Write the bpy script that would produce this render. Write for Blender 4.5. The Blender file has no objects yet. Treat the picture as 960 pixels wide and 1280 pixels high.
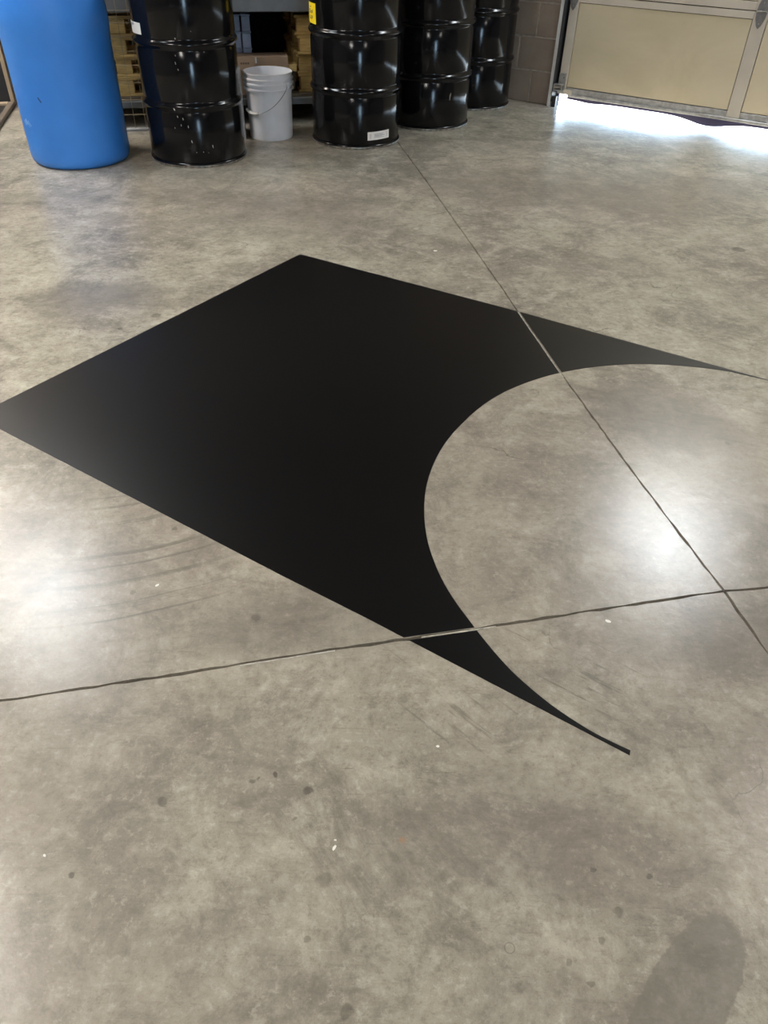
import bpy, bmesh, math, random
from mathutils import Vector, Matrix
random.seed(7)
scene = bpy.context.scene
C = scene.collection
R = math.radians

# ---------------------------------------------------------------- camera, world, sun, exposure
CAM_H = 1.386
pit, roll = R(39.9), R(1.6)
c_, s_ = math.cos(roll), math.sin(roll)
right = Vector((c_, s_*math.sin(pit), s_*math.cos(pit)))
up = Vector((-s_, c_*math.sin(pit), c_*math.cos(pit)))
back = Vector((0, -math.cos(pit), math.sin(pit)))
cd = bpy.data.cameras.new('camera')
cam = bpy.data.objects.new('camera', cd); C.objects.link(cam)
cam.matrix_world = Matrix(((right.x, up.x, back.x, 0), (right.y, up.y, back.y, 0), (right.z, up.z, back.z, CAM_H), (0, 0, 0, 1)))
cd.sensor_fit = 'HORIZONTAL'; cd.sensor_width = 36.0; cd.lens = 36.0*955/960
cd.clip_start = 0.05; cd.clip_end = 200
scene.camera = cam

w = bpy.data.worlds.new('world'); scene.world = w; w.use_nodes = True
bg = w.node_tree.nodes['Background']
bg.inputs[0].default_value = (0.55, 0.78, 1.0, 1); bg.inputs[1].default_value = 18.0

# building directions: the slab joints and the rack run along EX / EY, the door wall stands at 45 degrees to them
EX = Vector((math.cos(R(13)), math.sin(R(13)), 0)); EY = Vector((-math.sin(R(13)), math.cos(R(13)), 0))
U = Vector((.853, -.522, 0)); V = Vector((.522, .853, 0)); UA = math.atan2(U.y, U.x)
def W(ex, ey, z=0): return EX*ex + EY*ey + Vector((0, 0, z))
def D(u, v, z=0): return U*u + V*v + Vector((0, 0, z))

sd = bpy.data.lights.new('sun', 'SUN'); sd.energy = 70.0; sd.angle = R(1.0); sd.color = (1, .97, .92)
sun = bpy.data.objects.new('sun', sd); C.objects.link(sun)
trav = (-V*.93 + U*.36).normalized()*math.cos(R(15)) + Vector((0, 0, -math.sin(R(15))))
sun.rotation_euler = trav.to_track_quat('-Z', 'Y').to_euler(); sun.location = (6, 14, 8)

LAMP_STRENGTH = 27.0
scene.view_settings.view_transform = 'Standard'; scene.view_settings.look = 'None'
scene.view_settings.exposure = 0.1; scene.view_settings.gamma = 1.0
scene.view_settings.use_curve_mapping = False
scene.cycles.max_bounces = 6; scene.cycles.diffuse_bounces = 3; scene.cycles.glossy_bounces = 4

# ---------------------------------------------------------------- material helpers
class NT:
    def __init__(self, name):
        self.m = bpy.data.materials.new(name); self.m.use_nodes = True
        self.t = self.m.node_tree; self.t.nodes.clear()
        self.out = self.t.nodes.new('ShaderNodeOutputMaterial')
        self.p = self.t.nodes.new('ShaderNodeBsdfPrincipled')
        self.t.links.new(self.p.outputs[0], self.out.inputs[0])
        self._co = None
    def n(self, typ, **kw):
        nd = self.t.nodes.new(typ)
        for k, v in kw.items(): setattr(nd, k, v)
        return nd
    def link(self, a, b): self.t.links.new(a, b)
    def put(self, sock, val):
        if isinstance(val, bpy.types.NodeSocket): self.link(val, sock)
        else:
            if sock.type == 'RGBA' and not isinstance(val, (int, float)) and len(val) == 3: val = (*val, 1)
            sock.default_value = val
    def co(self):
        if self._co is None: self._co = self.n('ShaderNodeTexCoord').outputs['Object']
        return self._co
    def math(self, op, a, b=0.0, c=None, clamp=False):
        nd = self.n('ShaderNodeMath', operation=op, use_clamp=clamp)
        self.put(nd.inputs[0], a); self.put(nd.inputs[1], b)
        if c is not None: self.put(nd.inputs[2], c)
        return nd.outputs[0]
    def vmath(self, op, a, b):
        nd = self.n('ShaderNodeVectorMath', operation=op); self.put(nd.inputs[0], a); self.put(nd.inputs[1], b)
        return nd
    def noise(self, scale, detail=4, rough=.55, vec=None, dist=0.0, dim='3D', wv=None):
        nd = self.n('ShaderNodeTexNoise', noise_dimensions=dim)
        if dim == '1D': self.put(nd.inputs['W'], wv)
        else: self.link(vec if vec is not None else self.co(), nd.inputs['Vector'])
        nd.inputs['Scale'].default_value = scale; nd.inputs['Detail'].default_value = detail
        nd.inputs['Roughness'].default_value = rough; nd.inputs['Distortion'].default_value = dist
        return nd.outputs[0]
    def mapping(self, scale=(1, 1, 1), rot=(0, 0, 0), loc=(0, 0, 0), vec=None):
        nd = self.n('ShaderNodeMapping'); self.link(vec if vec is not None else self.co(), nd.inputs[0])
        nd.inputs[1].default_value = loc; nd.inputs[2].default_value = rot; nd.inputs[3].default_value = scale
        return nd.outputs[0]
    def ramp(self, fac, lo, hi, smooth=True):
        nd = self.n('ShaderNodeMapRange', interpolation_type='SMOOTHSTEP' if smooth else 'LINEAR')
        self.put(nd.inputs[0], fac); nd.inputs[1].default_value = lo; nd.inputs[2].default_value = hi
        return nd.outputs[0]
    def mrange(self, fac, a, b, c, d):
        nd = self.n('ShaderNodeMapRange'); self.put(nd.inputs[0], fac)
        for i, v in enumerate((a, b, c, d)): nd.inputs[i+1].default_value = v
        return nd.outputs[0]
    def mix(self, fac, a, b, mode='MIX'):
        nd = self.n('ShaderNodeMix', data_type='RGBA', blend_type=mode)
        self.put(nd.inputs[0], fac); self.put(nd.inputs[6], a); self.put(nd.inputs[7], b)
        return nd.outputs[2]
    def bump(self, hgt, strength=.3, dist=.01):
        nd = self.n('ShaderNodeBump'); nd.inputs['Strength'].default_value = strength; nd.inputs['Distance'].default_value = dist
        self.link(hgt, nd.inputs['Height']); self.link(nd.outputs[0], self.p.inputs['Normal'])
    def set(self, **kw):
        for k, v in kw.items(): self.put(self.p.inputs[k.replace('_', ' ')], v)
        return self.m

def simple(name, col, rough=.5, metal=0.0, var=.12, scale=12, spec=.5, bump=0.0):
    t = NT(name)
    n = t.noise(scale, 5)
    lo = tuple(x*(1-var) for x in col); hi = tuple(min(1, x*(1+var)) for x in col)
    t.set(Base_Color=t.mix(t.ramp(n, .3, .7), lo, hi), Roughness=t.mrange(n, .25, .75, rough*.85, min(1, rough*1.15)), Metallic=metal, Specular_IOR_Level=spec)
    if bump: t.bump(t.noise(scale*6, 4), bump, .004)
    return t.m

def concrete():
    t = NT('polished_concrete')
    co = t.co()
    sep = t.n('ShaderNodeSeparateXYZ'); t.link(co, sep.inputs[0]); X, Y = sep.outputs[0], sep.outputs[1]
    def rotc(cx, cy, ang):      # coordinates turned by ang about a point
        ca, sa = math.cos(ang), math.sin(ang)
        dx, dy = t.math('SUBTRACT', X, cx), t.math('SUBTRACT', Y, cy)
        a = t.math('ADD', t.math('MULTIPLY', dx, ca), t.math('MULTIPLY', dy, sa))
        b = t.math('SUBTRACT', t.math('MULTIPLY', dy, ca), t.math('MULTIPLY', dx, sa))
        return a, b
    big = t.noise(1.1, 6, .62, dist=.6)
    mid = t.noise(5.5, 7, .72, dist=.5)
    fine = t.noise(42, 6, .76)
    grit = t.noise(330, 4, .75)
    col = t.mix(t.ramp(big, .36, .64), (.225, .210, .180), (.375, .360, .300))
    col = t.mix(t.math('MULTIPLY', t.ramp(mid, .44, .66), .65), col, (.45, .435, .37))
    # cloudy darker wear
    wear = t.noise(2.6, 8, .78, vec=t.mapping(loc=(3.1, 7.7, 0)), dist=.8)
    col = t.mix(t.math('MULTIPLY', t.ramp(wear, .50, .66), .62), col, (.150, .140, .120))
    wear2 = t.noise(9, 6, .8, vec=t.mapping(loc=(1.1, 2.7, 0)), dist=.6)
    col = t.mix(t.math('MULTIPLY', t.ramp(wear2, .50, .70), .42), col, (.15, .14, .12))
    # brushed streaks in the direction of the trowel
    st = t.noise(8, 6, .78, vec=t.mapping(scale=(.8, 6.5, 1), rot=(0, 0, R(38))), dist=.4)
    col = t.mix(t.math('MULTIPLY', t.ramp(st, .54, .70), .42), col, (.16, .15, .128))
    st2 = t.noise(9, 6, .78, vec=t.mapping(scale=(.6, 7.5, 1), rot=(0, 0, R(-24)), loc=(4, 1, 0)), dist=.4)
    col = t.mix(t.math('MULTIPLY', t.ramp(st2, .56, .72), .34), col, (.46, .44, .38))
    col = t.mix(t.math('MULTIPLY', t.ramp(fine, .52, .64), .42), col, (.165, .155, .132))
    pit_ = t.noise(95, 6, .8, vec=t.mapping(loc=(2, 9, 0)))
    col = t.mix(t.math('MULTIPLY', t.math('MULTIPLY', t.ramp(pit_, .57, .66), t.ramp(wear, .40, .58)), .35), col, (.11, .10, .085))
    for ang, seed in ((38, 3), (-30, 7)):
        sk = t.noise(20, 4, .6, vec=t.mapping(scale=(.7, 7.0, 1), rot=(0, 0, R(ang)), loc=(seed, seed*1.7, 0)), dist=.25)
        gate = t.ramp(t.noise(2.4, 4, .6, vec=t.mapping(loc=(seed*2.3, seed, 0))), .50, .60)
        col = t.mix(t.math('MULTIPLY', t.math('MULTIPLY', t.ramp(sk, .66, .70), gate), .38), col, (.11, .10, .085))
    col = t.mix(t.math('MULTIPLY', t.ramp(grit, .55, .72), .42), col, (.13, .12, .10))
    col = t.mix(t.math('MULTIPLY', t.ramp(fine, .47, .34), .38), col, (.52, .505, .44))
    # patches of pinkish tone
    col = t.mix(t.math('MULTIPLY', t.ramp(t.noise(.7, 3, vec=t.mapping(loc=(9, 2, 0))), .40, .60), .28), col, (.30, .265, .235))
    gr = t.mrange(t.noise(7, 11, .86, vec=t.mapping(loc=(5, 3, 0)), dist=.3), .32, .68, .66, 1.34)
    gv = t.n('ShaderNodeCombineXYZ')
    for i in range(3): t.link(gr, gv.inputs[i])
    col = t.mix(.85, col, gv.outputs[0], 'MULTIPLY')
    # turning arcs left by a wheel
    dx, dy = t.math('ADD', X, .95), t.math('SUBTRACT', Y, 2.35)
    rr = t.math('SQRT', t.math('ADD', t.math('MULTIPLY', dx, dx), t.math('MULTIPLY', dy, dy)))
    wob = t.math('ADD', rr, t.math('MULTIPLY', t.noise(3, 2), .03))
    ring = t.noise(26, 3, .6, dim='1D', wv=wob)
    sec = t.math('MULTIPLY', t.ramp(dx, .0, .28), t.ramp(dx, .66, .40))
    band = t.math('MULTIPLY', t.math('MULTIPLY', t.ramp(rr, .58, .66), t.ramp(rr, 1.26, 1.18)), t.ramp(dy, 0, -.3))
    arcs = t.math('MULTIPLY', t.math('MULTIPLY', t.ramp(ring, .54, .66), sec), t.math('MULTIPLY', band, t.ramp(t.noise(5, 4), .35, .55)))
    col = t.mix(t.math('MULTIPLY', arcs, .55), col, (.12, .112, .098))
    # drag scratches near the cut-out
    for (cx, cy, ang, rx, ry, sc, k) in ((.46, 1.12, -33, .24, .13, 9, .6), (.16, 1.02, -42, .24, .13, 8, .5), (1.0, 2.25, -20, .5, .3, 6, .35)):
        a, b = rotc(cx, cy, R(ang))
        cmb = t.n('ShaderNodeCombineXYZ'); t.link(t.math('MULTIPLY', a, 1.2), cmb.inputs[0]); t.link(t.math('MULTIPLY', b, 14.0), cmb.inputs[1])
        s = t.noise(sc*.35, 5, .65, vec=cmb.outputs[0], dist=.15)
        e = t.math('ADD', t.math('POWER', t.math('DIVIDE', a, rx), 2.0), t.math('POWER', t.math('DIVIDE', b, ry), 2.0))
        msk = t.math('MULTIPLY', t.ramp(s, .54, .64), t.ramp(e, 1.0, .35))
        col = t.mix(t.math('MULTIPLY', msk, k), col, (.13, .122, .105))
    # hairline cracks
    vor = t.n('ShaderNodeTexVoronoi', feature='DISTANCE_TO_EDGE')
    nz = t.n('ShaderNodeTexNoise'); t.link(co, nz.inputs[0]); nz.inputs['Scale'].default_value = 4; nz.inputs['Detail'].default_value = 6
    sc = t.n('ShaderNodeVectorMath', operation='SCALE'); t.link(nz.outputs['Color'], sc.inputs[0]); sc.inputs['Scale'].default_value = .35
    ad = t.vmath('ADD', co, sc.outputs[0])
    t.link(ad.outputs[0], vor.inputs['Vector']); vor.inputs['Scale'].default_value = 1.3
    crack = t.math('MULTIPLY', t.ramp(vor.outputs['Distance'], .0035, .0006), t.ramp(t.noise(1.6, 3, vec=t.mapping(loc=(1, 5, 0))), .56, .64))
    col = t.mix(t.math('MULTIPLY', crack, .55), col, (.10, .095, .08))
    # soft stains: x, y, radius x, radius y, angle, softness, colour, amount
    warp = t.math('SUBTRACT', t.noise(7, 7, .7), .5)
    warp2 = t.math('SUBTRACT', t.noise(110, 4, .6), .5)
    def stain(cx, cy, rx, ry, ang, soft, colr, k, wob=.5, power=2.0, fw=0.0):
        nonlocal col
        a, b = rotc(cx, cy, R(ang))
        e = t.math('ADD', t.math('POWER', t.math('ABSOLUTE', t.math('DIVIDE', a, rx)), power), t.math('POWER', t.math('ABSOLUTE', t.math('DIVIDE', b, ry)), power))
        e = t.math('ADD', e, t.math('MULTIPLY', warp, wob))
        if fw: e = t.math('ADD', e, t.math('MULTIPLY', warp2, fw))
        col = t.mix(t.math('MULTIPLY', t.ramp(e, 1+soft, 1-soft), k), col, colr)
    G1 = (.155, .145, .128)
    stain(-1.25, 3.0, .30, .16, 15, .9, G1, .62, 2.6)
    stain(-1.55, 4.25, .9, .12, 10, .8, G1, .30, 3.0)
    stain(-.45, 4.05, .55, .35, 0, .9, G1, .34, 3.5)
    stain(.92, 2.2, .26, .17, -35, .9, G1, .55, 3.5)
    stain(1.55, 4.6, .55, .45, 0, .9, (.19, .175, .15), .5, 3.0)
    stain(.75, 4.7, .5, .35, 10, .9, (.19, .175, .15), .4, 3.0)
    stain(-.18, 1.25, .32, .12, 12, .9, G1, .42, 2.6)
    stain(.95, 1.22, .3, .12, 0, .9, G1, .45, 2.6)
    stain(.2, .72, .25, .12, 5, .9, G1, .30, 2.5)
    stain(.500, .437, .185, .060, 50, .10, (.165, .160, .140), .60, 1.6, 2.6, .22)
    wn = t.n('ShaderNodeTexNoise'); t.link(co, wn.inputs[0]); wn.inputs['Scale'].default_value = 60; wn.inputs['Detail'].default_value = 3
    wo = t.n('ShaderNodeVectorMath', operation='MULTIPLY_ADD'); t.link(wn.outputs['Color'], wo.inputs[0]); wo.inputs[1].default_value = (.016, .016, 0); wo.inputs[2].default_value = (-.008, -.008, 0)
    wco = t.vmath('ADD', co, wo.outputs[0]).outputs[0]
    for (x, y, r, k) in ((-.4126, .7665, .011, .62), (-.134, .7984, .010, .75), (-.2029, .8328, .0055, .85), (-.3019, 1.2467, .012, .5),
                         (-.0375, .42, .011, .5), (-.089, .6254, .014, .38), (-.54, .623, .006, .8), (1.71, 3.749, .035, .7), (-.247, .815, .006, .6), (-.235, .82, .004, .6),
                         (-.155, .74, .004, .5), (.36, .47, .006, .5), (.33, .50, .005, .5), (.39, .535, .006, .5), (.43, .585, .010, .5), (.5, .65, .005, .6), (.4, .66, .005, .6), (-.11, .525, .006, .5),
                         (-.62, 1.32, .008, .5), (-.57, 1.56, .009, .55), (-.12, 1.36, .009, .5), (1.1, 2.05, .01, .5), (-1.05, 2.73, .012, .6), (-.94, 2.85, .02, .5)):
        dn = t.n('ShaderNodeVectorMath', operation='DISTANCE'); t.link(wco, dn.inputs[0]); dn.inputs[1].default_value = (x, y, 0)
        mr = t.n('ShaderNodeMapRange'); t.link(dn.outputs['Value'], mr.inputs[0])
        for i, vv in enumerate((r*1.12, r*.75, 0.0, k*.85)): mr.inputs[i+1].default_value = vv
        col = t.mix(mr.outputs[0], col, (.085, .078, .066))
    stain(.0515, .7033, .007, .006, 0, .3, (.33, .20, .12), .55, .6)
    # ring mark
    a, b = rotc(.2323, .5208, 0)
    rd = t.math('ABSOLUTE', t.math('SUBTRACT', t.math('SQRT', t.math('ADD', t.math('MULTIPLY', a, a), t.math('MULTIPLY', b, b))), .0085))
    col = t.mix(t.math('MULTIPLY', t.ramp(rd, .0016, .0004), .45), col, (.12, .11, .1))
    col = t.mix(1.0, col, (1.035, 1.0, .955), 'MULTIPLY')
    rough = t.mrange(t.math('ADD', t.math('MULTIPLY', mid, .6), t.math('MULTIPLY', fine, .4)), .3, .7, .205, .285)
    t.set(Base_Color=col, Roughness=rough, Specular_IOR_Level=.6)
    t.bump(t.noise(16, 4, .75), .12, .006)
    return t.m

def wood(name, a, b):
    t = NT(name)
    n = t.noise(6, 6, .65, vec=t.mapping(scale=(1, 7, 7)), dist=.8)
    k = t.noise(2.5, 3)
    col = t.mix(t.ramp(n, .3, .7), a, b)
    col = t.mix(t.math('MULTIPLY', t.ramp(k, .5, .7), .4), col, tuple(x*.45 for x in a))
    t.bump(n, .3, .004)
    return t.set(Base_Color=col, Roughness=.7)

def blockmat():
    t = NT('concrete_block')
    g = t.noise(90, 5, .7); m = t.noise(5, 4)
    oi = t.n('ShaderNodeObjectInfo').outputs['Random']
    col = t.mix(t.ramp(m, .3, .7), (.26, .205, .160), (.32, .26, .205))
    col = t.mix(t.math('MULTIPLY', oi, .35), col, (.21, .165, .125))
    col = t.mix(t.math('MULTIPLY', t.ramp(g, .5, .8), .35), col, (.10, .085, .07))
    t.bump(g, .5, .004)
    return t.set(Base_Color=col, Roughness=.9)

def drum_paint():
    t = NT('black_drum_enamel')
    n = t.noise(3, 4); d = t.noise(60, 4, .7)
    col = t.mix(t.math('MULTIPLY', t.ramp(d, .62, .85), .5), (.0045, .0046, .0055), (.02, .019, .018))
    t.bump(t.noise(4, 2), .02, .02)
    return t.set(Base_Color=col, Roughness=t.mrange(n, .3, .7, .12, .18), Specular_IOR_Level=.30)

def blue_plastic():
    t = NT('blue_plastic')
    n = t.noise(3, 5); f = t.noise(50, 4, .7, vec=t.mapping(scale=(1, 1, .15)))
    col = t.mix(t.ramp(n, .3, .7), (.030, .20, .66), (.042, .24, .74))
    col = t.mix(t.math('MULTIPLY', t.ramp(f, .6, .85), .25), col, (.07, .2, .55))
    t.bump(n, .08, .02)
    return t.set(Base_Color=col, Roughness=.42)

def tan_panel():
    t = NT('tan_door_panel')
    n = t.noise(1.6, 5, .6, dist=.8); f = t.noise(25, 4)
    col = t.mix(t.ramp(n, .3, .7), (.45, .385, .255), (.54, .465, .325))
    col = t.mix(t.math('MULTIPLY', t.ramp(f, .6, .8), .12), col, (.3, .25, .17))
    t.bump(n, .35, .03)
    return t.set(Base_Color=col, Roughness=.5)

def vinyl():
    t = NT('black_floor_film')
    n = t.noise(2.5, 5, .6); f = t.noise(240, 2, .5)
    dust = t.math('MULTIPLY', t.ramp(t.noise(70, 4, .7), .70, .82), .4)
    col = t.mix(dust, (.0032, .0030, .0030), (.006, .0056, .005))
    return t.set(Base_Color=col, Roughness=.29, Specular_IOR_Level=.42)

def emis(name, col, st):
    t = NT(name)
    return t.set(Base_Color=(.9, .9, .9), Emission_Color=col, Emission_Strength=st)

M = {
 'floor': concrete(), 'pit': simple('joint_dirt', (.05, .046, .04), .95), 'filler': simple('pale_joint_dust', (.42, .40, .35), .9, var=.3, scale=60),
 'vinyl': vinyl(), 'drum': drum_paint(), 'worn': simple('worn_steel', (.30, .28, .25), .35, .8, .45, 40), 'blue': blue_plastic(),
 'chip': simple('bare_chip', (.62, .60, .55), .6), 'white': simple('white_label_paper', (.80, .78, .74), .6, var=.03), 'ink': simple('dark_ink', (.05, .05, .06), .7),
 'greyink': simple('grey_print', (.36, .36, .40), .7), 'yellow': simple('yellow_sticker', (.88, .66, .015), .5, var=.04),
 'pail': simple('white_plastic_pail', (.80, .80, .83), .42, var=.04), 'wire': simple('bail_wire', (.35, .35, .35), .35, .9), 'grip': simple('white_grip', (.75, .74, .70), .5),
 'block': blockmat(), 'mortar': simple('mortar', (.38, .33, .27), .95, var=.15, scale=30, bump=.4), 'wallpaint': simple('painted_wall', (.20, .185, .165), .8, var=.08, scale=2),
 'ceil': simple('ceiling_board', (.13, .125, .12), .9, var=.05), 'tan': tan_panel(), 'stile': simple('door_stile_paint', (.47, .42, .345), .5, var=.06, scale=6),
 'galv': simple('galvanised_steel', (.42, .42, .41), .42, .75, .2, 30), 'seal': simple('rubber_seal', (.035, .03, .075), .6), 'dark': simple('dark_steel', (.03, .03, .032), .45, .4),
 'rackgrey': simple('grey_rack_paint', (.10, .10, .10), .45, .1), 'wood': wood('pallet_wood', (.40, .26, .085), (.62, .43, .16)), 'ply': wood('dark_plywood', (.07, .05, .03), (.12, .085, .05)),
 'card': simple('cardboard', (.40, .265, .165), .85, var=.08, scale=8), 'carddark': simple('cardboard_print', (.16, .10, .07), .85), 'bin': simple('blue_grey_plastic', (.24, .27, .35), .5),
 'brass': simple('brassy_wire', (.34, .27, .17), .4, .7), 'strip': simple('pale_grey_strip', (.42, .41, .41), .6), 'tanpost': simple('tan_post', (.36, .28, .19), .6),
 'apron': simple('outside_pavement', (.55, .54, .52), .9), **{'lens%d' % i: emis('lamp_lens_%d' % i, c, LAMP_STRENGTH*k) for i, (c, k) in enumerate((((.90, .96, 1, 1), .9), ((.90, .96, 1, 1), 1.3), ((1, .92, .85, 1), 1.9), ((1, .90, .83, 1), .6), ((1, .95, .89, 1), 1.4), ((1, .94, .87, 1), .6), ((1, .90, .80, 1), 2.6)))}, 'house': simple('lamp_housing', (.55, .55, .55), .4, .3),
 'scuff': simple('pale_blue_scuff', (.30, .50, .80), .6), 'scuffd': simple('dark_blue_scuff', (.012, .05, .2), .6), 'paper': simple('paper_scrap', (.8, .78, .72), .8),
 'rail': simple('brown_steel_rail', (.17, .14, .11), .5), 'hinge': simple('dull_hinge_steel', (.17, .165, .16), .55, .4, .2, 30), 'shade_black': simple('painted_shade_black', (.004, .004, .004), .9, spec=.05), 'jambpaint': simple('pale_jamb_paint', (.66, .66, .64), .5, var=.05), 'lid': simple('dark_lid', (.01, .01, .011), .3),  # the flat matt black is painted shade for behind the rack
}

# ---------------------------------------------------------------- mesh helpers
def link(name, verts, faces, mat, parent=None, smooth=False, loc=None, rotz=0.0, autosm=None):
    me = bpy.data.meshes.new(name); me.from_pydata([tuple(v) for v in verts], [], faces); me.update()
    bm = bmesh.new(); bm.from_mesh(me); bmesh.ops.recalc_face_normals(bm, faces=bm.faces); bm.to_mesh(me); bm.free()
    o = bpy.data.objects.new(name, me); C.objects.link(o); me.materials.append(M[mat] if isinstance(mat, str) else mat)
    if smooth:
        for p in me.polygons: p.use_smooth = True
        if autosm: me.set_sharp_from_angle(angle=R(autosm))
    if loc is not None: o.location = loc
    o.rotation_euler.z = rotz
    if parent is not None: o.parent = parent
    return o
def empty(name, loc=(0, 0, 0), rotz=0.0, parent=None):
    o = bpy.data.objects.new(name, None); C.objects.link(o); o.location = loc; o.rotation_euler.z = rotz; o.empty_display_size = .1
    if parent is not None: o.parent = parent
    return o
def tag(o, label=None, cat=None, group=None, kind=None):
    for k, v in (('label', label), ('category', cat), ('group', group), ('kind', kind)):
        if v: o[k] = v
    return o
def boxd(x0, x1, y0, y1, z0, z1):
    v = [(x, y, z) for x in (x0, x1) for y in (y0, y1) for z in (z0, z1)]
    f = [(0, 1, 3, 2), (4, 6, 7, 5), (0, 4, 5, 1), (2, 3, 7, 6), (0, 2, 6, 4), (1, 5, 7, 3)]
    return v, f
def bbox(name, b, mat, parent=None, bev=0.0, **kw):
    v, f = boxd(*b)
    if bev:
        bm = bmesh.new(); vs = [bm.verts.new(x) for x in v]
        for q in f: bm.faces.new([vs[i] for i in q])
        bmesh.ops.bevel(bm, geom=bm.edges[:], offset=bev, segments=1, affect='EDGES')
        bm.verts.index_update(); v = [tuple(x.co) for x in bm.verts]; f = [tuple(q.index for q in p.verts) for p in bm.faces]; bm.free()
    return link(name, v, f, mat, parent, **kw)
def merge(parts):
    V_, F_ = [], []
    for v, f in parts:
        n = len(V_); V_ += list(v); F_ += [tuple(i+n for i in q) for q in f]
    return V_, F_
def lathe(prof, seg=72, cap0=True, cap1=True):
    v = []; f = []
    for r, z in prof:
        for i in range(seg):
            a = 2*math.pi*i/seg; v.append((r*math.cos(a), r*math.sin(a), z))
    for k in range(len(prof)-1):
        for i in range(seg):
            j = (i+1) % seg; f.append((k*seg+i, k*seg+j, (k+1)*seg+j, (k+1)*seg+i))
    if cap0: f.append(tuple(range(seg))[::-1])
    if cap1: f.append(tuple(range((len(prof)-1)*seg, len(prof)*seg)))
    return v, f
def tube(pts, r, seg=8):
    pts = [Vector(p) for p in pts]; v = []; f = []
    prevn = None
    for i, p in enumerate(pts):
        t = (pts[min(i+1, len(pts)-1)] - pts[max(i-1, 0)]).normalized()
        n = prevn - t*prevn.dot(t) if prevn is not None else t.orthogonal()
        n.normalize(); prevn = n; b = t.cross(n)
        for k in range(seg):
            a = 2*math.pi*k/seg; v.append(p + n*r*math.cos(a) + b*r*math.sin(a))
    for i in range(len(pts)-1):
        for k in range(seg):
            j = (k+1) % seg; f.append((i*seg+k, i*seg+j, (i+1)*seg+j, (i+1)*seg+k))
    f.append(tuple(range(seg))[::-1]); f.append(tuple(range((len(pts)-1)*seg, len(pts)*seg)))
    return v, f
def prism(poly, z0, z1):
    n = len(poly)
    v = [(x, y, z0) for x, y in poly] + [(x, y, z1) for x, y in poly]
    f = [tuple(range(n))[::-1], tuple(range(n, 2*n))] + [(i, (i+1) % n, n+(i+1) % n, n+i) for i in range(n)]
    return v, f
def patch(r, a0, a1, z0, z1, nseg=8, dz=0.0, th=.0012):
    # curved label on a cylinder about the local origin
    v = []; f = []
    for i in range(nseg+1):
        k = i/nseg; a = R(a0+(a1-a0)*k)
        for rr in (r, r+th):
            for z in (z0, z1): v.append((rr*math.cos(a), rr*math.sin(a), z+dz*k))
    for i in range(nseg):
        b = i*4; n = b+4
        f += [(b+2, n+2, n+3, b+3), (b, b+1, n+1, n), (b, n, n+2, b+2), (b+1, b+3, n+3, n+1)]
    f += [(0, 2, 3, 1), (nseg*4, nseg*4+1, nseg*4+3, nseg*4+2)]
    return v, f
def copy_tree(o, parent=None):
    c = o.copy(); C.objects.link(c); c.parent = parent
    for ch in list(o.children): copy_tree(ch, c)
    return c

# ---------------------------------------------------------------- the setting
# slab joints, as polylines on the ground
J1 = [(-1.6, 13.0), (-.15, 6.35), (.0542, 5.3972), (.2435, 4.4658), (.4144, 3.6031), (.5346, 2.976), (.6300, 2.4774), (.7557, 1.8812), (.8204, 1.5967), (.8732, 1.3815), (.9103, 1.1789), (1.5, -1.7), (2.3, -6.0)]
J2 = [(-9.0, -.91), (-.8159, .9875), (-.5897, 1.0397), (-.3176, 1.1049), (-.0844, 1.1605), (.2187, 1.2276), (.5414, 1.3054), (.8732, 1.3815), (.9904, 1.3966), (9.0, 3.25)]
def dense(pl, step=.03, lim=7.0):
    out = []
    for a, b in zip(pl[:-1], pl[1:]):
        L = math.dist(a, b); n = max(1, int(L/step)) if L < lim and min(a[1], b[1]) > .2 or L < 1.5 else 1
        for i in range(n): out.append((a[0]+(b[0]-a[0])*i/n, a[1]+(b[1]-a[1])*i/n))
    return out + [pl[-1]]
def offset(pl, d, jit=.0018):
    out = []
    for i, p in enumerate(pl):
        a = pl[max(i-1, 0)]; b = pl[min(i+1, len(pl)-1)]
        t = Vector((b[0]-a[0], b[1]-a[1])).normalized()
        j = random.uniform(-jit, jit) if random.random() < .75 else random.uniform(0, 2.2*jit)*(1 if d > 0 else -1)
        out.append((p[0]-t.y*(d+j), p[1]+t.x*(d+j)))
    return out
X0 = (.8732, 1.3815)
i1 = J1.index(X0); i2 = J2.index(X0)
GAP = .0029
j1a, j1b = J1[:i1+1], J1[i1:]      # far half, near half (far -> near)
j2a, j2b = J2[:i2+1], J2[i2:]      # left half, right half (left -> right)
def corner(sx, sy):
    # slab corner beside the crossing: offsets along both joints
    t1 = Vector((.24, -.97)); t2 = Vector((.974, .226))
    return tuple(Vector(X0) + t2.normalized()*sx*GAP*1.3 - t1.normalized()*sy*GAP*1.3)
def trim(pl, at_start):
    return pl[1:] if at_start else pl[:-1]
floor = tag(empty('floor'), kind='structure', label='polished grey concrete floor cut by two saw joints')
dj1a, dj1b, dj2a, dj2b = dense(j1a), dense(j1b), dense(j2a), dense(j2b)
# going far->near, left of travel is +x : offset(+d) moves to the right-hand side in plan (east)
far_w = offset(dj1a, -GAP)[:-1]; far_e = offset(dj1a, GAP)[:-1]
near_w = offset(dj1b, -GAP)[1:]; near_e = offset(dj1b, GAP)[1:]
left_n = offset(dj2a, GAP)[:-1]; left_s = offset(dj2a, -GAP)[:-1]
right_n = offset(dj2b, GAP)[1:]; right_s = offset(dj2b, -GAP)[1:]
slabs = [
    far_w + [corner(-1, 1)] + left_n[::-1] + [(-9, 13)],
    far_e + [corner(1, 1)] + right_n + [(9, 13)],
    left_s + [corner(-1, -1)] + near_w + [(-9, -6)],
    near_e[::-1] + [corner(1, -1)] + right_s + [(9, -6)],
]
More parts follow.
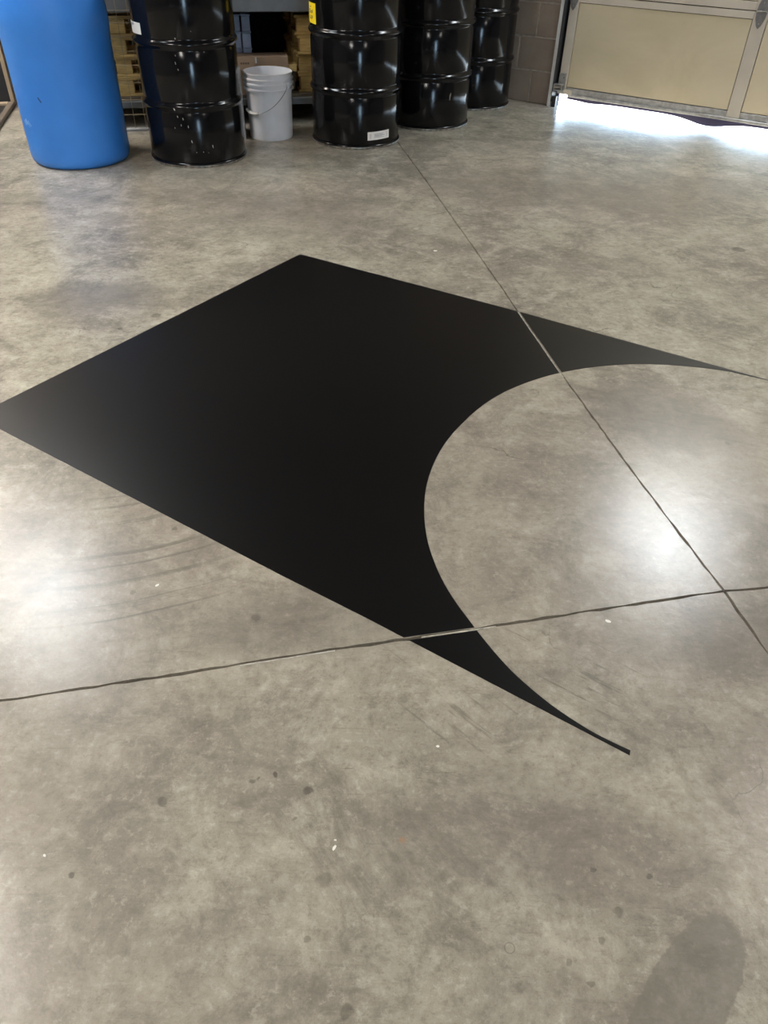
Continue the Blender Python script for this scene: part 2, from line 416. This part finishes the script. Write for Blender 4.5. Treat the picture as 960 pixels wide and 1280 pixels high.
# floor slabs stop at the line of the door wall
def clip(poly, n, d):
    out = []
    for i, a in enumerate(poly):
        b = poly[(i+1) % len(poly)]
        da = a[0]*n[0]+a[1]*n[1]-d; db = b[0]*n[0]+b[1]*n[1]-d
        if da <= 0: out.append(a)
        if (da < 0 < db) or (db < 0 < da):
            k = da/(da-db); out.append((a[0]+(b[0]-a[0])*k, a[1]+(b[1]-a[1])*k))
    return out
VW = 6.40            # distance of the door wall along V
EYB = 7.25           # back wall
EXL, EXR, EYF = -5.0, 6.62, -5.5
for s in slabs:
    q = clip(s, (V.x, V.y), VW+.16); q = clip(q, (EY.x, EY.y), EYB+.05)
    q = clip(q, (EX.x, EX.y), EXR+.05); q = clip(q, (-EX.x, -EX.y), -EXL+.05); q = clip(q, (-EY.x, -EY.y), -EYF+.05)
    v, f = prism(q, -.12, 0.0)
    link('slab', v, f, 'floor', floor)
pit_o = link('joint_bed', *prism([W(EXL-.05, EYF-.05).xy, W(EXR+.05, EYF-.05).xy, W(EXR+.05, EYB).xy, W(EXL-.05, EYB).xy], -.14, -.018), 'pit', floor)
def strip(pl, half, z0, z1):
    a = offset(pl, half, .0004); b = offset(pl, -half, .0004)
    return prism(a + b[::-1], z0, z1)
fl1 = [p for p in dense(j1a, .03) if 2.42 < p[1] < 2.98]
fl2 = [p for p in dense(j2a, .03) if .09 < p[0] < .30]
fl3 = [p for p in dense(j2a, .02) if -.32 < p[0] < -.09]
link('joint_dust', *strip(fl1, GAP*.55, -.016, -.0012), 'filler', floor)
link('joint_dust', *strip(fl2, GAP*.6, -.016, -.0012), 'filler', floor)
link('joint_dust', *strip([(x+.001, y-.004) for x, y in fl3], .0012, -.003, .0008), 'filler', floor)

tag(link('pavement', *prism([D(-9, VW+.16).xy, D(9, VW+.16).xy, D(9, VW+9).xy, D(-9, VW+9).xy], -.15, -.012), 'apron'), kind='structure')

HC = 3.6
wb = tag(empty('wall_back'), kind='structure')
v, f = boxd(EXL-.2, 2.6, EYB, EYB+.2, 0, HC); link('wall_body', v, f, 'wallpaint', wb, rotz=R(13))
for nm, b in (('wall_left', (EXL-.2, EXL, EYF, EYB, 0, HC)), ('wall_right', (EXR, EXR+.2, EYF, 2.6, 0, HC))):
    tag(bbox(nm, b, 'wallpaint', rotz=R(13)), kind='structure')
wf = tag(empty('wall_front'), kind='structure')
WX0, WX1, WZ0, WZ1 = .62, 1.55, .02, 2.75
for b in ((EXL-.2, WX0, 0, HC), (WX1, EXR+.2, 0, HC), (WX0, WX1, WZ1, HC)):
    bbox('wall_body', (b[0], b[1], EYF-.2, EYF, b[2], b[3]), 'wallpaint', wf, rotz=R(13))
wn = tag(empty('door_2'), kind='structure')
for b in ((WX0, WX0+.05, 0, WZ1), (WX1-.05, WX1, 0, WZ1), (WX0+.05, WX1-.05, WZ1-.05, WZ1)):
    bbox('door_frame', (b[0], b[1], EYF-.13, EYF-.06, b[2], b[3]), 'jambpaint', wn, rotz=R(13))
tag(bbox('ceiling', (EXL-.2, EXR+.2, EYF-.2, EYB+.4, HC, HC+.12), 'ceil', rotz=R(13)), kind='structure')

# door wall of concrete blocks (local x along U, local y along V)
DU0, DU1 = -2.44, 1.60
DTOP = 3.14
wd = tag(empty('wall_door', rotz=UA), kind='structure', label='brown concrete block wall beside the garage door')
cp, bl = .223, .42
v, f = merge([boxd(-3.9, DU0-.045, VW+.006, VW+.19, 0, HC), boxd(DU1+.03, 3.3, VW+.006, VW+.19, 0, HC), boxd(DU0-.03, DU1+.03, VW+.006, VW+.19, DTOP, HC)])
link('mortar_bed', v, f, 'mortar', wd)
cache = {}
def block(u0, u1, z0, z1):
    L, Hh = round(u1-u0, 4), round(z1-z0, 4)
    if (L, Hh) not in cache:
        o = bbox('block', (0, L, 0, .15, 0, Hh), 'block', wd, bev=.003); cache[(L, Hh)] = o.data
    else:
        o = bpy.data.objects.new('block', cache[(L, Hh)]); C.objects.link(o); o.parent = wd
    o.location = (u0, VW, z0)
mj = .0055
for k in range(16):
    z0 = k*cp+(mj if k else 0); z1 = min((k+1)*cp-mj, HC-.002)
    off = -2.67 if k % 2 == 0 else -2.795
    for (a, b) in ((-3.85, DU0-.045), (DU1+.03, 3.3)):
        edges = sorted([a, b] + [off+i*bl for i in range(-4, 16) if a+.05 < off+i*bl < b-.05])
        for e0, e1 in zip(edges[:-1], edges[1:]): block(e0+(mj if e0 != a else 0), e1-(mj if e1 != b else 0), z0, z1)

# sectional garage door
dr = tag(empty('door_1', rotz=UA), kind='structure', label='tan sectional garage door raised a little off the floor')
DF = VW-.012      # room-side face of the stiles
secz = [.092, .738, 1.34, 1.94, 2.54, 3.14]
st_w = .085; pitch = 1.312
stu = [(DU0+.012, -2.362)] + [(-1.140+i*pitch, -1.140+i*pitch+.088) for i in range(2)] + [(DU1-.095, DU1-.012)]
for si in range(5):
    z0, z1 = secz[si]+(.003 if si else 0), secz[si+1]-.003
    lo = .048; hi = .042
    sec = empty('door_section', parent=dr)
    for (a, b) in stu: bbox('stile', (a, b, DF, DF+.045, z0, z1), 'stile', sec, .0015)
    us = [s for pr in stu for s in pr][1:-1]
    for a, b in zip(us[0::2], us[1::2]):
        bbox('panel', (a+.004, b-.004, DF+.006, DF+.022, z0+lo+.004, z1-hi-.004), 'tan', sec, .002)
        bbox('rail', (a+.001, b-.001, DF+.001, DF+.03, z1-hi, z1), 'stile', sec, .0015)
        bbox('rail', (a+.001, b-.001, DF+.001, DF+.03, z0, z0+lo), 'galv' if si == 0 else 'stile', sec, .0015)
bbox('bottom_rail', (DU0+.1, DU1-.012, DF-.012, DF+.03, .080, .100), 'galv', dr, .003)
bbox('daylight_stop', (DU0+.014, DU1-.014, DF+.046, DF+.052, .095, DTOP-.002), 'dark', dr)  # added sheet that keeps daylight from leaking through the section joints
# sagging rubber seal under the door
n = 90; v = []; f = []
for i in range(n+1):
    u = DU0+.10+(DU1-.12-DU0-.10)*i/n
    sag = .010+.024*math.exp(-((u+1.25)/.17)**2)+.008*math.exp(-((u+.45)/.25)**2)+.008*math.exp(-((u-.6)/.3)**2)+.006*math.exp(-((u+2.15)/.10)**2)
    for yy in (DF-.004, DF+.034):
        for zz in (.080, .080-sag*1.6): v.append((u, yy, zz))
for i in range(n):
    b = i*4; m = b+4
    f += [(b, m, m+1, b+1), (b+2, b+3, m+3, m+2), (b+1, m+1, m+3, b+3), (b, b+2, m+2, m)]
f += [(0, 1, 3, 2), (n*4, n*4+2, n*4+3, n*4+1)]
link('bottom_seal', v, f, 'seal', dr)
# hinges
def shield(u, z, flip=1):
    pts = [(-.034, 0), (.034, 0), (.030, .035), (.016, .075), (0, .095), (-.016, .075), (-.030, .035)]
    vv = [(u+a, DF-.004-.0, z+flip*b) for a, b in pts] + [(u+a, DF-.001, z+flip*b) for a, b in pts]
    k = len(pts)
    ff = [tuple(range(k)), tuple(range(k, 2*k))[::-1]] + [(i, (i+1) % k, k+(i+1) % k, k+i) for i in range(k)]
    return vv, ff
for si in range(1, 5):
    for u in (-2.402, -1.096, .216, 1.545):
        hg = link('hinge', *shield(u, secz[si]-.004, -1), 'hinge', dr)
        link('hinge_leaf', *shield(u, secz[si]+.004, 1), 'hinge', hg)
        kn = merge([tube([(u-.03, DF-.009, secz[si]), (u+.03, DF-.009, secz[si])], .006, 10), tube([(u, DF-.007, secz[si]-.068), (u, DF-.003, secz[si]-.068)], .005, 8), tube([(u, DF-.007, secz[si]+.05), (u, DF-.003, secz[si]+.05)], .005, 8)])
        link('hinge_pin', *kn, 'worn', hg)
# bottom corner bracket, roller and cable stop
for (u, s) in ((-2.40, 1), (1.56, -1)):
    br = bbox('corner_bracket', (u-.030, u+.030, DF-.004, DF-.001, .105, .235), 'galv', dr, .001)
    link('roller_bracket', *merge([boxd(u-.05, u+.02, DF-.05, DF-.004, .118, .124), boxd(u-.05, u+.02, DF-.05, DF-.004, .156, .162), boxd(u-.05, u-.045, DF-.05, DF-.004, .118, .162)]), 'galv', br)
    link('roller', *tube([(u-.055, DF-.03, .14), (u+.012, DF-.03, .14)], .016, 14), 'worn', br)
    link('bolt', *tube([(u+.01, DF-.009, .205), (u+.01, DF-.003, .205)], .006, 8), 'worn', br)
    bbox('cable_block', (u+s*.06-.032, u+s*.06+.032, DF-.014, DF, .096, .128), 'stile', br, .003)
# jamb and track
tr = tag(empty('trim_1', rotz=UA), kind='structure', label='galvanised vertical door track at the block wall')
bbox('jamb', (DU0-.044, DU0-.018, VW-.055, VW+.12, 0.0, DTOP), 'jambpaint', tr, .001)
bbox('track_web', (DU0-.012, DU0-.008, VW-.07, VW+.03, .04, DTOP), 'dark', tr)
bbox('weather_strip', (DU0-.016, DU0+.012, VW+.034, VW+.05, .0, DTOP), 'seal', tr)
bbox('track_foot', (DU0-.010, DU0+.022, VW-.05, VW-.01, .0, .075), 'dark', tr, .002)
tr2 = tag(empty('trim_2', rotz=UA), kind='structure', label='galvanised vertical door track at the far end of the door')
bbox('jamb', (DU1+.016, DU1+.03, VW-.055, VW+.12, 0.0, DTOP), 'strip', tr2, .001)
bbox('track_web', (DU1+.008, DU1+.012, VW-.07, VW+.03, .04, DTOP), 'dark', tr2)
bbox('door_header', (DU0-.03, DU1+.03, VW+.0, VW+.12, DTOP, DTOP+.03), 'strip', tr2)

# ---------------------------------------------------------------- ceiling lamps
LAMPS = [(-2.83, 4.45, 'over the blue barrel'), (2.66, 5.45, 'over the garage door'), (-2.75, 1.45, 'left of the viewpoint'), (3.05, 2.30, 'right of the viewpoint'), (-1.3, -1.7, 'behind the viewpoint to the left'), (3.2, -1.0, 'behind the viewpoint to the right'), (-4.25, 5.3, 'at the far left beyond the blue barrel')]
LH = 3.40
lamp0 = None
for li, (x, y, wh) in enumerate(LAMPS):
    if lamp0 is None:
        L = empty('ceiling_lamp', (x, y, LH), R(13)); lamp0 = L
        bbox('lens', (-.30, .30, -.60, .60, 0, .01), 'lens0', L)
        link('housing', *merge([boxd(-.33, -.301, -.63, .63, -.006, .05), boxd(.301, .33, -.63, .63, -.006, .05), boxd(-.301, .301, -.63, -.601, -.006, .05), boxd(-.301, .301, .601, .63, -.006, .05), boxd(-.30, .30, -.60, .60, .0105, .05)]), 'house', L)
        link('stem', *tube([(0, 0, .05), (0, 0, HC-LH)], .012, 10), 'house', L)
    else:
        L = copy_tree(lamp0); L.location = (x, y, LH)
        for ch in L.children:
            if ch.name.startswith('lens'): ch.data = ch.data.copy(); ch.data.materials[0] = M['lens%d' % li]
    tag(L, 'flat rectangular white ceiling lamp hanging ' + wh, 'lamp', 'ceiling lamps')

# ---------------------------------------------------------------- black floor film, cut at the joints
Ac = (-.4293, 3.5308)
def meet(p, d, q, e):
    den = d[0]*e[1]-d[1]*e[0]; k = ((q[0]-p[0])*e[1]-(q[1]-p[1])*e[0])/den
    return (p[0]+d[0]*k, p[1]+d[1]*k)
mAD, dAD = (.977, 2.7112), (.8564, -.5163)
mCE, dCE = (-.252, 1.3892), (.8423, -.5391)
Cc = meet(Ac, (-.9914-Ac[0], 2.64-Ac[1]), mCE, dCE)
cen = (1.0162, 1.6590)
arc = [(74, .8975), (83.57, .8985), (94.81, .9045), (115.89, .9064), (132.1, .9055), (141, .9005), (148.07, .8965), (160.54, .8985), (172.73, .9018), (179.77, .9029), (188.31, .9042), (198.1, .9025), (206.6, .8975), (212, .9), (217.82, .905), (225.31, .9068), (231.53, .9047), (236.8, .8975)]
def rad(a):
    for (a0, r0), (a1, r1) in zip(arc[:-1], arc[1:]):
        if a0 <= a <= a1:
            k = (a-a0)/(a1-a0); return r0+(r1-r0)*k
    return arc[-1][1]
pts = []
tipD = (1.395, 2.459)
n = 110; aD = math.degrees(math.atan2(tipD[1]-cen[1], tipD[0]-cen[0]))
for i in range(n+1):
    a = 74+(236.8-74)*i/n
    pts.append((cen[0]+rad(a)*math.cos(R(a)), cen[1]+rad(a)*math.sin(R(a))))
tip = (.5209, .8965)
film = [Ac, (.5346-.0, 2.9790), (.977, 2.7112+.001), tipD] + pts + [tip, (-.04, 1.2580), (-.252, 1.3890), Cc]
def halfsplit(poly, p, q, g):
    t = Vector((q[0]-p[0], q[1]-p[1])).normalized(); nn = (-t.y, t.x); d = p[0]*nn[0]+p[1]*nn[1]
    a = clip(poly, nn, d-g); b = clip(poly, (-nn[0], -nn[1]), -(d+g))
    return a, b
big, right_piece = halfsplit(film, (.5346, 2.976), (.6300, 2.4774), .0055)
if len(big) < len(right_piece): big, right_piece = right_piece, big
p1, p2 = halfsplit(big, (-.0844, 1.1605), (.2187, 1.2276), .0055)
fd = tag(empty('floor_film'), 'large black rectangular film on the floor with a half-round bite', 'floor marking')
for q in (right_piece, p1, p2):
    link('film_sheet', *prism(q, .0002, .0014), 'vinyl', fd)

# ---------------------------------------------------------------- steel drums
RB, RH, HD = .286, .297, .945
def drum_profile():
    pr = [(.280, .012), (.286, .020)]
    def hoop(z):
        return [(RB, z-.036), (RB-.004, z-.030), (RB-.004, z-.024), (RB+.002, z-.016), (RH-.002, z-.008), (RH, z-.002), (RH, z+.004), (RH-.003, z+.010), (RB+.002, z+.017), (RB-.003, z+.024), (RB-.003, z+.030), (RB, z+.036)]
    pr += hoop(.325) + hoop(.635) + [(RB, .915), (RB-.004, .925)]
    return pr
drum0 = None
def make_drum():
    t = empty('steel_drum')
    link('body', *lathe(drum_profile(), 96), 'drum', t, smooth=True, autosm=50)
    link('bottom_rim', *lathe([(.278, .0), (.290, .0), (.2925, .004), (.2925, .012), (.289, .0165), (.2845, .0175)], 96, True, False), 'worn', t, smooth=True, autosm=45)
    link('chime', *lathe([(.2845, .0165), (.2935, .0135), (.2935, .0180), (.2865, .0235)], 96, False, False), 'drum', t, smooth=True)
    link('top_rim', *lathe([(.270, .925), (.270, .940), (.282, .945), (.290, .940), (.290, .925), (.283, .920)], 96, False, False), 'drum', t, smooth=True, autosm=45)
    lid = link('lid', *lathe([(.272, .918), (.272, .926)], 64), 'lid', t)
    for (x, y, r) in ((.19, 0, .032), (-.20, 0, .016)): link('bung', *[[(vx+x, vy+y, vz) for vx, vy, vz in lathe([(r, .926), (r, .938), (r*.7, .940)], 24)[0]], lathe([(r, .926), (r, .938), (r*.7, .940)], 24)[1]], 'worn', lid)
    return t
DR = [(-1.2226, 5.116), (-.262, 5.614), (.237, 6.135), (.604, 6.778)]
drum0 = make_drum()
drums = [drum0] + [copy_tree(drum0) for _ in range(3)]
labs = ['black steel drum with white paint chips beside the blue barrel', 'black steel drum with a yellow sticker right of the white pail', 'black steel drum standing second from the block wall', 'black steel drum pushed against the block wall']
for o, (x, y), lb in zip(drums, DR, labs):
    o.location = (x, y, 0); tag(o, lb, 'drum', 'black steel drums along the rack')

def ribbon(r, uv, wdt, th=.0006):
    # ink stroke on a cylinder: uv = (azimuth deg, z)
    P = [Vector((r*math.cos(R(a)), r*math.sin(R(a)), z)) for a, z in uv]
    v = []; f = []
    for i, p in enumerate(P):
        t = (P[min(i+1, len(P)-1)]-P[max(i-1, 0)]).normalized(); nr = Vector((p.x, p.y, 0)).normalized(); s = t.cross(nr).normalized()*wdt*.5
        v += [p-s, p+s, p-s+nr*th, p+s+nr*th]
    for i in range(len(P)-1):
        b = i*4; m = b+4
        f += [(b+2, b+3, m+3, m+2), (b, m, m+1, b+1), (b, b+2, m+2, m), (b+1, m+1, m+3, b+3)]
    return v, f
# labels on the drum right of the pail
d3 = drums[1]
tag(d3, None, None)
ys = link('sticker', *patch(RB+.0004, -170, -144.5, .672, .778), 'yellow', d3); ys['label'] = 'yellow handwritten sticker'
st = []
rr_ = RB+.0018
st.append(ribbon(rr_, [(-160.7, .757), (-156.7, .757)], .004))
st.append(ribbon(rr_, [(-159.2, .741), (-161.7, .744), (-163.7, .740), (-162.2, .735), (-159.7, .731), (-160.7, .725), (-163.7, .726)], .005))
st.append(ribbon(rr_, [(-157.2, .735), (-155.7, .738), (-154.5, .733), (-155.7, .726), (-157.5, .729), (-157.2, .735)], .005))
st.append(ribbon(rr_, [(-152.2, .745), (-152.5, .726)], .005))
st.append(ribbon(rr_, [(-162.2, .712), (-161.7, .698), (-159.2, .696), (-157.7, .712)], .005))
st.append(ribbon(rr_, [(-155.7, .692), (-154.9, .713), (-152.2, .708), (-153.2, .701), (-155.3, .700)], .005))
link('handwriting', *merge(st), 'ink', ys)
wl = link('label', *patch(RB+.0004, -72, -39, .053, .102, dz=.002), 'white', d3); wl['label'] = 'small white printed label'
st = []
for k, z in enumerate((.090, .0845, .079, .0735, .068)):
    a0 = -64+random.uniform(0, 2); st.append(ribbon(rr_, [(a0+(-49+random.uniform(-3, 2)-a0)*i/5, z) for i in range(6)], .0022 if k != 2 else .0035))
for k in range(4): st.append(ribbon(rr_, [(-69, .088-k*.008), (-67, .088-k*.008)], .003))
for k in range(5): st.append(ribbon(rr_, [(-44, .090-k*.006), (-42, .090-k*.006)], .0022))
link('print', *merge(st), 'greyink', wl)
# label and chips on the drum beside the barrel
d1 = drums[0]
wl = link('label', *patch(RB+.0004, -163, -131.5, .670, .725, dz=.002), 'white', d1); wl['label'] = 'small white paper label'
link('print', *merge([patch(RB+.0017, -160, -152, .706, .720), patch(RB+.0017, -152, -146, .712, .720)]), 'greyink', wl)
chips = []
for (a, z, wa, hz) in ((-88, .665, .9, .010), (-96, .645, .6, .008), (-90, .585, .7, .008), (-91, .545, .8, .016), (-89, .515, .8, .010), (-99, .315, 1.4, .012), (-97, .275, .8, .010), (-91, .263, .9, .014), (-94, .230, .9, .012), (-86, .222, .8, .016), (-102, .215, .6, .010), (-84, .14, .8, .018), (-60, .105, .9, .022), (-80, .085, .5, .006), (-72, .085, .7, .008), (-66, .08, .5, .006), (-70, .70, .5, .006), (-58, .60, .5, .006)):
    rr2 = RB+.0003 if abs(z-.325) > .02 else RH
    chips.append(ribbon(rr2, [(a+random.uniform(-.2, .2)*wa+.25*wa*i, z+hz*(.8-.4*i)) for i in range(3)], .0030*wa))
tag(link('paint_chips', *merge(chips), 'chip', d1), kind='stuff')
# small dents / chip on the second-from-wall drum
link('paint_chips', *merge([patch(RB+.0003, -62, -60.6, .19, .225, 2, th=.0005), patch(RB+.0003, -61, -59.8, .215, .235, 2, th=.0005)]), 'worn', drums[2])

# ---------------------------------------------------------------- blue barrel
bb = tag(empty('plastic_barrel', (-1.92, 4.985, 0)), 'bright blue plastic barrel with scuffs at the left end of the drums', 'barrel')
prof = [(.0, .004), (.235, .004), (.255, .0), (.270, .006), (.281, .020), (.287, .040), (.289, .07), (.290, .30), (.291, .50), (.292, .60), (.294, .66), (.298, .70), (.300, .74), (.298, .78), (.293, .82), (.288, .86), (.282, .89), (.262, .925), (.225, .945), (.0, .948)]
link('body', *lathe(prof, 96, False, False), 'blue', bb, smooth=True, autosm=60)
link('carry_ring', *lathe([(.262, .920), (.272, .935), (.272, .962), (.262, .968), (.252, .960), (.250, .935)], 64, False, False), 'blue', bb, smooth=True, autosm=60)
for s in (-1, 1): link('bung', *[[(x+s*.15, y, z) for x, y, z in lathe([(.035, .945), (.035, .962), (.028, .966)], 24)[0]], lathe([(.035, .945), (.035, .962), (.028, .966)], 24)[1]], 'white', bb)
sc = []
for k in range(5):
    a = -138+k*2.3; z = .228+.006*(k % 3); sc.append(ribbon(.2899, [(a, z+.020), (a+1.6, z+.008), (a+2.6+.5*k, z-.006)], .003+.0012*(k % 3)))
tag(link('scuff', *merge(sc), 'scuff', bb), 'pale scuff')
tag(link('scuff', *ribbon(.2903, [(-104, .386), (-102.5, .374), (-101, .362)], .008), 'scuffd', bb), 'dark nick')

# ---------------------------------------------------------------- white pail
pl = tag(empty('plastic_pail', (-.833, 5.607, 0)), 'white plastic pail with a wire handle between two black drums', 'pail')
prof = [(.0, .004), (.132, .004), (.138, .0), (.1415, .006), (.1425, .03), (.149, .275), (.1495, .288), (.161, .290), (.162, .300), (.1515, .306), (.152, .318), (.162, .320), (.163, .330), (.1525, .336), (.153, .347), (.162, .349), (.163, .357), (.1545, .363), (.156, .380), (.1600, .386), (.158, .390), (.1525, .390), (.151, .384), (.146, .29), (.138, .03), (.133, .012), (.0, .010)]
link('body', *lathe(prof, 80, False, False), 'pail', pl, smooth=True, autosm=55)
a0 = -33.8
bail = []
for i in range(41):
    th = math.pi*i/40; az = R(a0-180*i/40); rr = .166-.006*math.sin(th)
    bail.append((rr*math.cos(az), rr*math.sin(az), .327-.165*math.sin(th)**.8))
hd = link('handle', *tube(bail, .0022, 8), 'wire', pl, smooth=True)
link('grip', *tube(bail[17:27], .0085, 12), 'grip', hd, smooth=True, autosm=50)
for a in (a0, a0-180): link('ear', *tube([(.150*math.cos(R(a)), .150*math.sin(R(a)), .327), (.169*math.cos(R(a)), .169*math.sin(R(a)), .327)], .011, 12), 'pail', pl)

# ---------------------------------------------------------------- storage rack behind the drums (local x = EX, y = EY)
RK = R(13)
rack = tag(empty('storage_rack', rotz=RK), 'grey steel storage rack behind the black drums', 'rack')
RX0, RX1, RY0, RY1 = -1.02, 1.26, 6.0, 6.98
for x in (RX0, .04, RX1-.06):
    for y in (RY0, RY1-.05):
        po = bbox('post', (x, x+.06, y, y+.05, 0, 1.9), 'rackgrey', rack, .003)
        bbox('foot_plate', (x-.02, x+.08, y-.015, y+.065, 0, .006), 'rackgrey', po)
for y in (RY0-.012, RY1-.04):
    for z in (.118, .668, 1.35): bbox('beam', (RX0, RX1, y, y+.045, z, z+(.04 if z < .2 else .09)), 'rackgrey', rack, .004)
for z in (.158, .745, 1.43):
    for i in range(3): bbox('shelf_board', (RX0+.065+i*.76*(RX1-RX0-.13)/2.28, RX0+.062+(i+1)*.76*(RX1-RX0-.13)/2.28, RY0+.04, RY1-.045, z, z+.014), 'ply', rack)
bbox('shade_sheet', (RX0, RX1, RY1+.002, RY1+.01, .1, 1.85), 'shade_black', rack)  # added black sheet, stands in for the unlit dark behind the shelves
SZ = .1722
# pallets
def make_pallet(lx, ly, hgt):
    p = empty('wooden_pallet', rotz=RK)
    for i in range(5):
        y0 = i*(ly-.11)/4; bbox('deck_board', (0, lx, y0, y0+.11, hgt-.018, hgt), 'wood', p, .002)
    for i in range(3):
        y0 = i*(ly-.11)/2; bbox('base_board', (0, lx, y0, y0+.11, 0, .016), 'wood', p, .002)
    for i in range(3):
        for j in range(3):
            x0 = .016+i*(lx-.132)/2; y0 = j*(ly-.11)/2; bbox('block', (x0, x0+.10, y0+.004, y0+.106, .0165, hgt-.0185), 'wood', p, .002)
    return p
names = ['bottom', 'second from the bottom', 'third from the bottom', 'top']
P1 = make_pallet(.46, .84, .116); 
for k in range(4):
    o = P1 if k == 0 else copy_tree(P1)
    o.location = W(.700+(.0, -.006, .003, -.010)[k], 6.10+(0, .01, -.01, .012)[k], SZ+k*.1165)
    tag(o, names[k] + ' pallet of the narrow stack behind the stickered drum', 'pallet', 'pallets behind the stickered drum')
P2 = make_pallet(.88, .84, .116)
for k in range(4):
    o = P2 if k == 0 else copy_tree(P2)
    o.location = W(-.92+(.0, .008, -.008, .005)[k], 6.09+(0, .006, -.006, .008)[k], SZ+k*.1165)
    tag(o, names[k] + ' pallet of the wide stack behind the wire panel', 'pallet', 'pallets behind the wire panel')
# wire panel leaning upright before the pallets
wp = tag(empty('wire_panel', rotz=RK), 'brass coloured wire grid panel between the blue barrel and a drum', 'wire panel')
x0, x1, yw = -.80, -.24, 5.90
for i in range(9):
    x = x0+(x1-x0)*i/8; link('wire', *tube([(x, yw, .012), (x, yw, .98)], .0019, 6), 'brass', wp)
for z in (.10, .19, .29, .39, .47, .55, .625, .692, .78, .88): link('wire', *tube([(x0-.01, yw-.004, z), (x1+.01, yw-.004, z)], .0019, 6), 'brass', wp)
bbox('base_bar', (x0-.02, x1+.02, yw-.02, yw+.02, 0, .014), 'strip', wp, .002)
# cardboard box, blue-grey boxes, loose timber
cb = tag(empty('cardboard_box', rotz=RK), 'brown cardboard box on the rack behind the white pail', 'box')
bbox('body', (.255, .628, 6.05, 6.20, SZ, .405), 'card', cb, .002)
link('flap', [(.255, 6.048, .405), (.40, 6.048, .405), (.40, 6.030, .33), (.255, 6.030, .33), (.255, 6.051, .405), (.40, 6.051, .405), (.40, 6.033, .33), (.255, 6.033, .33)], [(0, 1, 2, 3), (4, 7, 6, 5), (0, 4, 5, 1), (1, 5, 6, 2), (2, 6, 7, 3), (3, 7, 4, 0)], 'card', cb)
link('print', *merge([boxd(.30+.016*i, .311+.016*i, 6.0375, 6.0392, .360, .372) for i in range(4)]), 'carddark', cb)
link('tape', *boxd(.401, .412, 6.046, 6.0495, .365, .40), 'white', cb)
rows = [(SZ, .2300), (.2305, .3300), (.3305, .4300), (.4305, .5300), (.5305, .6300)]
for col_, (xa, xb) in enumerate(((.272, .330), (.338, .398))):
    for k, (za, zb) in enumerate(rows):
        o = empty('storage_box', rotz=RK)
        bbox('body', (xa, xb-random.uniform(0, .004), 6.215, 6.45, za, zb-.012), 'bin', o, .003)
        bbox('lid', (xa-.002, xb+.001, 6.212, 6.452, zb-.0115, zb-.001), 'bin', o, .002)
        tag(o, ['lowest', 'second lowest', 'middle', 'second highest', 'highest'][k] + ' blue-grey box of the ' + ('left' if col_ == 0 else 'right') + ' stack behind the cardboard box', 'box', 'stacked blue-grey boxes')
tag(bbox('timber_offcut', (.63, .686, 6.06, 6.36, .310, .352), 'wood', rotz=RK, bev=.002), 'pale timber offcut wedged between cardboard box and pallets', 'timber')
tag(bbox('timber_offcut', (.63, .685, 6.16, 6.30, SZ, .3095), 'ply', rotz=RK, bev=.002), 'dark timber block under the pale offcut', 'timber')
# grey strip beside the pail
tag(bbox('flat_bar', (-.007, .007, 0, .25, 0, .425), 'strip', loc=(-.997, 5.50, 0), rotz=R(20), bev=.001), 'upright pale grey flat bar between drum and white pail', 'bar')

# ---------------------------------------------------------------- dark steel bay at the far left
fb = tag(empty('steel_bay', rotz=RK), 'dark steel floor bay with a tan post left of the blue barrel', 'shelving')
bbox('side_rail', (-1.385, -1.345, 5.1, 6.72, 0, .03), 'rail', fb, .003)
bbox('tray', (-2.3, -1.396, 5.1, 6.70, 0, .012), 'dark', fb)
bbox('sill', (-2.3, -1.386, 6.66, 6.72, .012, .03), 'tanpost', fb, .003)
bbox('corner_post', (-1.372, -1.345, 6.725, 6.775, 0, 1.6), 'tanpost', fb, .003)
bbox('back_panel', (-2.3, -1.373, 6.74, 6.76, .0, 1.6), 'dark', fb)
tag(bbox('carton', (-1.95, -1.535, 6.56, 6.655, .0125, .13), 'paper', rotz=RK, bev=.003), 'pale carton standing in the dark steel bay', 'box')

# ---------------------------------------------------------------- small litter on the floor
def scrap(x, y, r, lb, rot=0, el=1.6):
    n = 7; top = [(r*el*math.cos(2*math.pi*i/n)*random.uniform(.7, 1.1), r*math.sin(2*math.pi*i/n)*random.uniform(.7, 1.1)) for i in range(n)]
    o = link('paper_scrap', *prism(top, 0, .0016), 'paper', loc=(x, y, .0001), rotz=R(rot)); tag(o, lb, 'litter', 'pale scraps on the floor')
scrap(.5526, 1.2656, .0055, 'largest pale scrap below the half-round cut-out', -30)
scrap(-.0744, .6845, .0028, 'curled pale scrap on the bare floor near the front', 60, 2.4)
scrap(-.0735, .699, .0018, 'tiny pale crumb just behind the curled scrap', 0)
scrap(-.565, 1.345, .0035, 'pale crumb left of the film by the wheel arcs', 50)
scrap(.125, .905, .0025, 'pale crumb left of the thin film tip', 10)
scrap(-.60, .655, .0025, 'pale crumb at the front left of the floor', -40)
scrap(.21, 3.62, .006, 'pale crumb behind the far edge of the film', 0)
